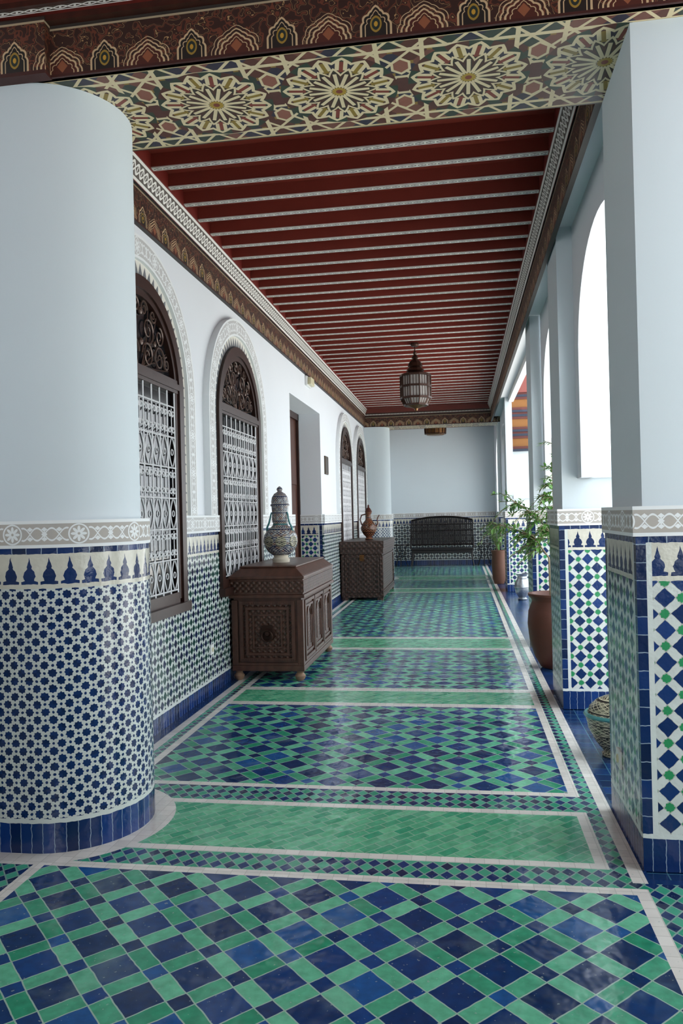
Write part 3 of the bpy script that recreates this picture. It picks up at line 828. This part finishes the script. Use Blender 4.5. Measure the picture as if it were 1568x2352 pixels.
lantern('faceted bronze and frosted glass lantern hanging from the red ceiling', -.60, 11.0, 3.94, .98, .10)
t = thing('hanging_lantern', 'small brass pendant lantern beyond the distant beam', 'lantern', (-.62, 20.4, 4.0))
bm = nb(); lathe(bm, [(.05, -.04), (.08, -.01), (.08, .005)], 12); tube(bm, [(0, 0, 0), (0, 0, -.15)], .01, 6); obj('rod', bm, 'bronze', t)
bm = nb(); lathe(bm, [(.05, -.15), (.26, -.2), (.28, -.24), (.27, -.38), (.22, -.42), (.02, -.43)], 16); obj('shade', bm, 'brass', t)
bm = nb()
for k in range(16):
    a = 2*PI*k/16; tube(bm, [(.285*math.cos(a), .285*math.sin(a), -.235), (.275*math.cos(a), .275*math.sin(a), -.385)], .01, 4)
lathe(bm, [(.27, -.245), (.295, -.245), (.295, -.225), (.27, -.225)], 16); lathe(bm, [(.26, -.395), (.285, -.395), (.285, -.375), (.26, -.375)], 16)
obj('shade_ribs', bm, 'bronze', t)

# ------------------------------------------------------------ plants and pots
def leaf(bm, p, d, L, w):
    d = Vector(d).normalized(); s = d.cross(Vector((0, 0, 1)))
    if s.length < .01: s = Vector((1, 0, 0))
    s.normalize(); n = s.cross(d); p = Vector(p)
    pts = [p, p+d*L*.3+s*w*.9+n*w*.25, p+d*L*.65+s*w*.75+n*w*.15-Vector((0, 0, L*.06)), p+d*L-Vector((0, 0, L*.16)), p+d*L*.65-s*w*.75+n*w*.15-Vector((0, 0, L*.06)), p+d*L*.3-s*w*.9+n*w*.25]
    m1 = p+d*L*.3; m2 = p+d*L*.65-Vector((0, 0, L*.06))
    V = [bm.verts.new(q) for q in pts]; a = bm.verts.new(m1); b = bm.verts.new(m2)
    for f in ((V[0], V[1], a), (V[1], V[2], b, a), (V[2], V[3], b), (V[3], V[4], b), (V[4], V[5], a, b), (V[5], V[0], a)): bm.faces.new(f)
t = thing('potted_tree', 'leafy small tree in a large brown terracotta urn on the right', 'potted plant', (.86, 7.55, 0))
bm = nb(); lathe(bm, [(.12, 0), (.135, .01), (.19, .11), (.235, .27), (.25, .42), (.24, .54), (.205, .63), (.21, .655), (.24, .69), (.24, .71), (.205, .71), (.18, .66), (.0, .65)], 36); obj('pot', bm, 'terra', t, smooth=True)
bm = nb(); lathe(bm, [(.18, .65), (.1, .665), (0, .67)], 20); obj('soil', bm, 'soil', t)
bs = nb(); bl = nb(); rd = random.Random(4)
trunks = [[(0, 0, .66), (.01, -.01, 1.0), (0, 0, 1.3), (.02, .01, 1.55), (.02, .02, 1.85), (.02, .0, 2.2)], [(.03, .02, .66), (.05, 0, 1.0), (.02, .03, 1.25), (-.14, .0, 1.45), (-.38, -.02, 1.62)], [(-.03, -.02, .66), (-.04, -.05, 1.05), (-.18, -.05, 1.26), (-.50, -.06, 1.38)]]
for tr in trunks: tube(bs, tr, .011, 6, taper=.005)
for k in range(105):
    tr = trunks[k % 3]; f = rd.uniform(.42, 1); i = min(int(f*(len(tr)-1)), len(tr)-2); fr = f*(len(tr)-1)-i
    p = Vector(tr[i]).lerp(Vector(tr[i+1]), fr)
    a = rd.uniform(PI*.6, PI*1.45) if p.z < 1.8 and k % 4 else rd.uniform(0, 2*PI)
    L = rd.uniform(.12, .30) if p.z < 1.75 else rd.uniform(.06, .16)
    d = Vector((math.cos(a), math.sin(a)*.7, rd.uniform(-.7, .45)))
    pts = [p, p+d*L*.5+Vector((0, 0, .02)), p+d*L-Vector((0, 0, L*.15))]; tube(bs, pts, .004, 4, taper=.002)
    for j in range(12):
        q = pts[0].lerp(pts[1], j/6) if j < 6 else pts[1].lerp(pts[2], min(1, (j-6)/6))
        leaf(bl, q, (d.x+rd.uniform(-.9, .9), d.y+rd.uniform(-.9, .9), d.z+rd.uniform(-.6, .6)), rd.uniform(.045, .075), rd.uniform(.011, .017))
obj('stem', bs, 'stem', t, uv=False); obj('foliage', bl, 'leaf', t, uv=False)

t = thing('terracotta_planter', 'slender brown terracotta pot with a leafy plant near the far pillars', 'pot', (.76, 16.3, 0))
bm = nb(); lathe(bm, [(.10, 0), (.13, .1), (.15, .4), (.14, .62), (.155, .66), (.155, .70), (.13, .70), (.12, .66), (0, .65)], 28); obj('pot', bm, 'terra2', t, smooth=True)
bl = nb(); bs = nb()
for k in range(12):
    a = rd.uniform(0, 2*PI); L = rd.uniform(.3, .75); d = Vector((math.cos(a)*.35, math.sin(a)*.35, 1)); p = Vector((0, 0, .64))
    tube(bs, [p, p+d*L], .006, 4, taper=.002)
    for j in range(16): leaf(bl, p+d*L*(.3+.7*j/16), (rd.uniform(-1, 1), rd.uniform(-1, 1), rd.uniform(-.3, .6)), .10, .02)
obj('stem', bs, 'stem', t, uv=False); obj('foliage', bl, 'leaf', t, uv=False)

t = thing('silver_urn', 'small silver embossed urn on the blue tiled threshold', 'urn', (1.0, 13.3, -.004))
bm = nb(); lathe(bm, [(.07, 0), (.08, .02), (.06, .04), (.11, .12), (.13, .22), (.12, .30), (.08, .36), (.075, .40), (.11, .45), (.105, .45), (.06, .40), (0, .39)], 28); obj('body', bm, 'silver', t, smooth=True)
bm = nb(); lathe(bm, [(.132, .21), (.136, .22), (.132, .23)], 28); lathe(bm, [(.082, .36), (.087, .37), (.08, .38)], 28); obj('band', bm, 'silver', t, smooth=True)

t = thing('ceramic_tureen', 'patterned ceramic lidded bowl half hidden behind the nearest pillar', 'bowl', (.89, 4.85, -.004))
bm = nb(); lathe(bm, [(.07, 0), (.075, .02), (.06, .03), (.11, .09), (.15, .17), (.165, .24), (.17, .25), (.15, .25), (0, .24)], 36); obj('bowl', bm, 'bowl', t, smooth=True)
bm = nb(); lathe(bm, [(.172, .245), (.178, .255), (.17, .265)], 36); obj('rim', bm, 'turq', t, smooth=True)
bm = nb(); lathe(bm, [(.155, .26), (.14, .30), (.10, .34), (.05, .365), (.015, .375), (.025, .395), (0, .41)], 36); obj('lid', bm, 'bowl', t, smooth=True)

# ------------------------------------------------------------ bench and side tables at the end
t = thing('carved_bench', 'black high-backed bench against the dark tiled end wall', 'bench', (-.55, 21.95, 0))
bm = nb(); box(bm, -.88, .88, -.25, .25, .46, .51); box(bm, -.86, .86, -.23, -.20, .38, .46); obj('seat', bm, 'blackiron', t, bevel=.01)
bm = nb(); N = 32
def bk(i): 
    q = 2*i/N-1; return (.87*q, .24-.10*q*q, 1.30+.10*(1-abs(q)**2.2))
tube(bm, [bk(i) for i in range(N+1)], .032, 6)
for zz, rr in ((.60, .025), (1.0, .016), (1.18, .016)): tube(bm, [(bk(i)[0], bk(i)[1], zz) for i in range(N+1)], rr, 6)
for i in range(N+1):
    x_, y_, z_ = bk(i); box(bm, x_-.022, x_+.022, y_-.01, y_+.01, .59, z_)
tube(bm, [(.16*math.cos(a*PI/8), .225, 1.09+.07*math.sin(a*PI/8)) for a in range(16)], .02, 5, True)
obj('backrest', bm, 'blackiron', t)
for s in (-1, 1):
    bm = nb(); tube(bm, [(s*.86, .15, .85), (s*.88, 0, .82), (s*.88, -.2, .78), (s*.88, -.25, .70), (s*.88, -.22, .52)], .025, 8); obj('armrest', bm, 'blackiron', t, smooth=True)
    for yy in (-.2, .2):
        bm = nb(); tube(bm, [(s*.82, yy, .48), (s*.84, yy, .25), (s*.88, yy*1.1, 0)], .03, 8, taper=.02); obj('leg', bm, 'blackiron', t)
    
for x, lb in ((-1.72, 'small black iron side table left of the bench'), (.62, 'small black iron side table right of the bench')):
    t = thing('side_table', lb, 'side table', (x, 21.9, 0))
    bm = nb(); lathe(bm, [(.22, .60), (.23, .61), (.23, .63), (0, .635)], 20); obj('tabletop', bm, 'blackiron', t)
    for k in range(3):
        a = 2*PI*k/3+.5; c_, s_ = math.cos(a), math.sin(a)
        bm = nb(); tube(bm, [(.18*c_, .18*s_, .60), (.08*c_, .08*s_, .35), (.2*c_, .2*s_, 0)], .014, 6); obj('leg', bm, 'blackiron', t)

# ------------------------------------------------------------ small fittings
t = thing('emergency_light', 'small white bulkhead light on the wall above the doorway', 'light fitting', (W, 10.9, 3.46))
bm = nb(); box(bm, 0, .035, -.16, .16, -.07, .07); obj('housing', bm, 'plastic', t, bevel=.01)
bm = nb(); box(bm, .035, .085, -.14, .14, -.055, .055, (0, 0, .02, .02)); obj('diffuser', bm, 'plasticy', t, bevel=.01)
t = thing('wall_plaque', 'dark bronze plaque on the white wall right of the doorway', 'plaque', (W, 12.3, 2.33))
bm = nb(); box(bm, 0, .02, -.14, .14, -.15, .15); obj('plate', bm, 'plaque', t, bevel=.004)
bm = nb(); ringbox(bm, ('x', .02), -.13, .13, -.14, .14, .012, 0, .004); obj('rim', bm, 'brass', t)
def socket(lab, x, y, z, s):
    t = thing('power_socket', lab, 'socket', (x, y, z))
    bm = nb(); a, b = sorted((0, s*.012)); box(bm, a, b, -.042, .042, -.042, .042); obj('faceplate', bm, 'plastic', t, bevel=.003)
    bm = nb(); lathe(bm, [(.02, 0), (.02, .004), (.016, .004), (.016, .001), (0, .001)], 16)
    bmesh.ops.rotate(bm, verts=bm.verts, matrix=Matrix.Rotation(s*PI/2, 3, 'Y')); bmesh.ops.translate(bm, verts=bm.verts, vec=(s*.012, 0, 0)); obj('socket_well', bm, 'plasticy', t)
socket('white wall socket in the tiles between the column and the nearer chest', W+T, 6.28, .38, 1)
socket('white socket on the side of the nearest right pillar', .712, 3.74, .33, -1)

# ------------------------------------------------------------ courtyard pavilion seen through the wide bay
t = thing('courtyard_pavilion', 'red and ochre painted eaves of a white courtyard pavilion seen through the arcade', 'pavilion', (1.55, 16.5, 0))
bm = nb(); box(bm, -.48, .6, .0, .6, -.01, 2.8); obj('wall', bm, 'plaster', t)
for k in range(3):
    z = 2.77+k*.41; o = .012*k
    bm = nb(); box(bm, -.52-o, .7, -.05-o, .6, z+.10, z+.27); obj('panel', bm, 'orange', t)
    bm = nb(); box(bm, -.55-o, .72, -.10-o, .62, z, z+.045); box(bm, -.53-o, .7, -.08-o, .62, z+.32, z+.37)
    obj('blue_moulding', bm, 'pavblue', t)
    bm = nb(); box(bm, -.54-o, .7, -.08-o, .62, z+.045, z+.10); box(bm, -.53-o, .7, -.07-o, .62, z+.27, z+.32); box(bm, -.54-o, .7, -.08-o, .6, z+.37, z+.41); obj('red_moulding', bm, 'pavred', t)
bm = nb(); box(bm, -.58, .9, -.14, .65, 4.0, 4.75); obj('roof_soffit', bm, 'pavpink', t)

# ------------------------------------------------------------ light and camera
wd = bpy.data.worlds.new('sky'); SC.world = wd; wd.use_nodes = True
bg = wd.node_tree.nodes['Background']; bg.inputs[0].default_value = (.88, .95, 1, 1); bg.inputs[1].default_value = 3.8
sl = bpy.data.lights.new('sun', 'SUN'); sl.energy = 14; sl.angle = .03; sl.color = (1, .97, .93)
so = bpy.data.objects.new('sun', sl); C.objects.link(so)
so.rotation_euler = Vector((.38, .15, -1)).to_track_quat('-Z', 'Y').to_euler()
al = bpy.data.lights.new('added_fill_lamp', 'AREA'); al.shape = 'SQUARE'; al.size = 1.4; al.energy = 75; al.color = (.98, .98, .97)  # fill light added behind the camera to brighten pillar sides and ceiling
ao = bpy.data.objects.new('added_fill_lamp', al); C.objects.link(ao); ao.location = (-1.3, -2.8, 2.9)
ao.rotation_euler = Vector((2.2, 8, .2)).to_track_quat('-Z', 'Y').to_euler()
try:
    SC.view_settings.view_transform = 'Standard'; SC.view_settings.look = 'None'; SC.view_settings.exposure = 0
except Exception as e: print(e)

cam = bpy.data.cameras.new('camera'); co = bpy.data.objects.new('camera', cam); C.objects.link(co); SC.camera = co
cam.sensor_fit = 'VERTICAL'; cam.sensor_height = 36; cam.sensor_width = 24; cam.lens = 1750/2352*36; cam.clip_start = .05
th = math.atan(274/1750); r = .0237
R0 = Vector((math.cos(th), math.sin(th), 0)); F0 = Vector((-math.sin(th), math.cos(th), 0)); U0 = Vector((0, 0, 1))
F = (F0+U0*(8.5/1750)).normalized(); U1 = R0.cross(F)
Rr = R0*math.cos(r)-U1*math.sin(r); Ur = R0*math.sin(r)+U1*math.cos(r)
M = Matrix((Rr, Ur, -F)).transposed().to_4x4(); M.translation = Vector((0, 0, 1.5)); co.matrix_world = M
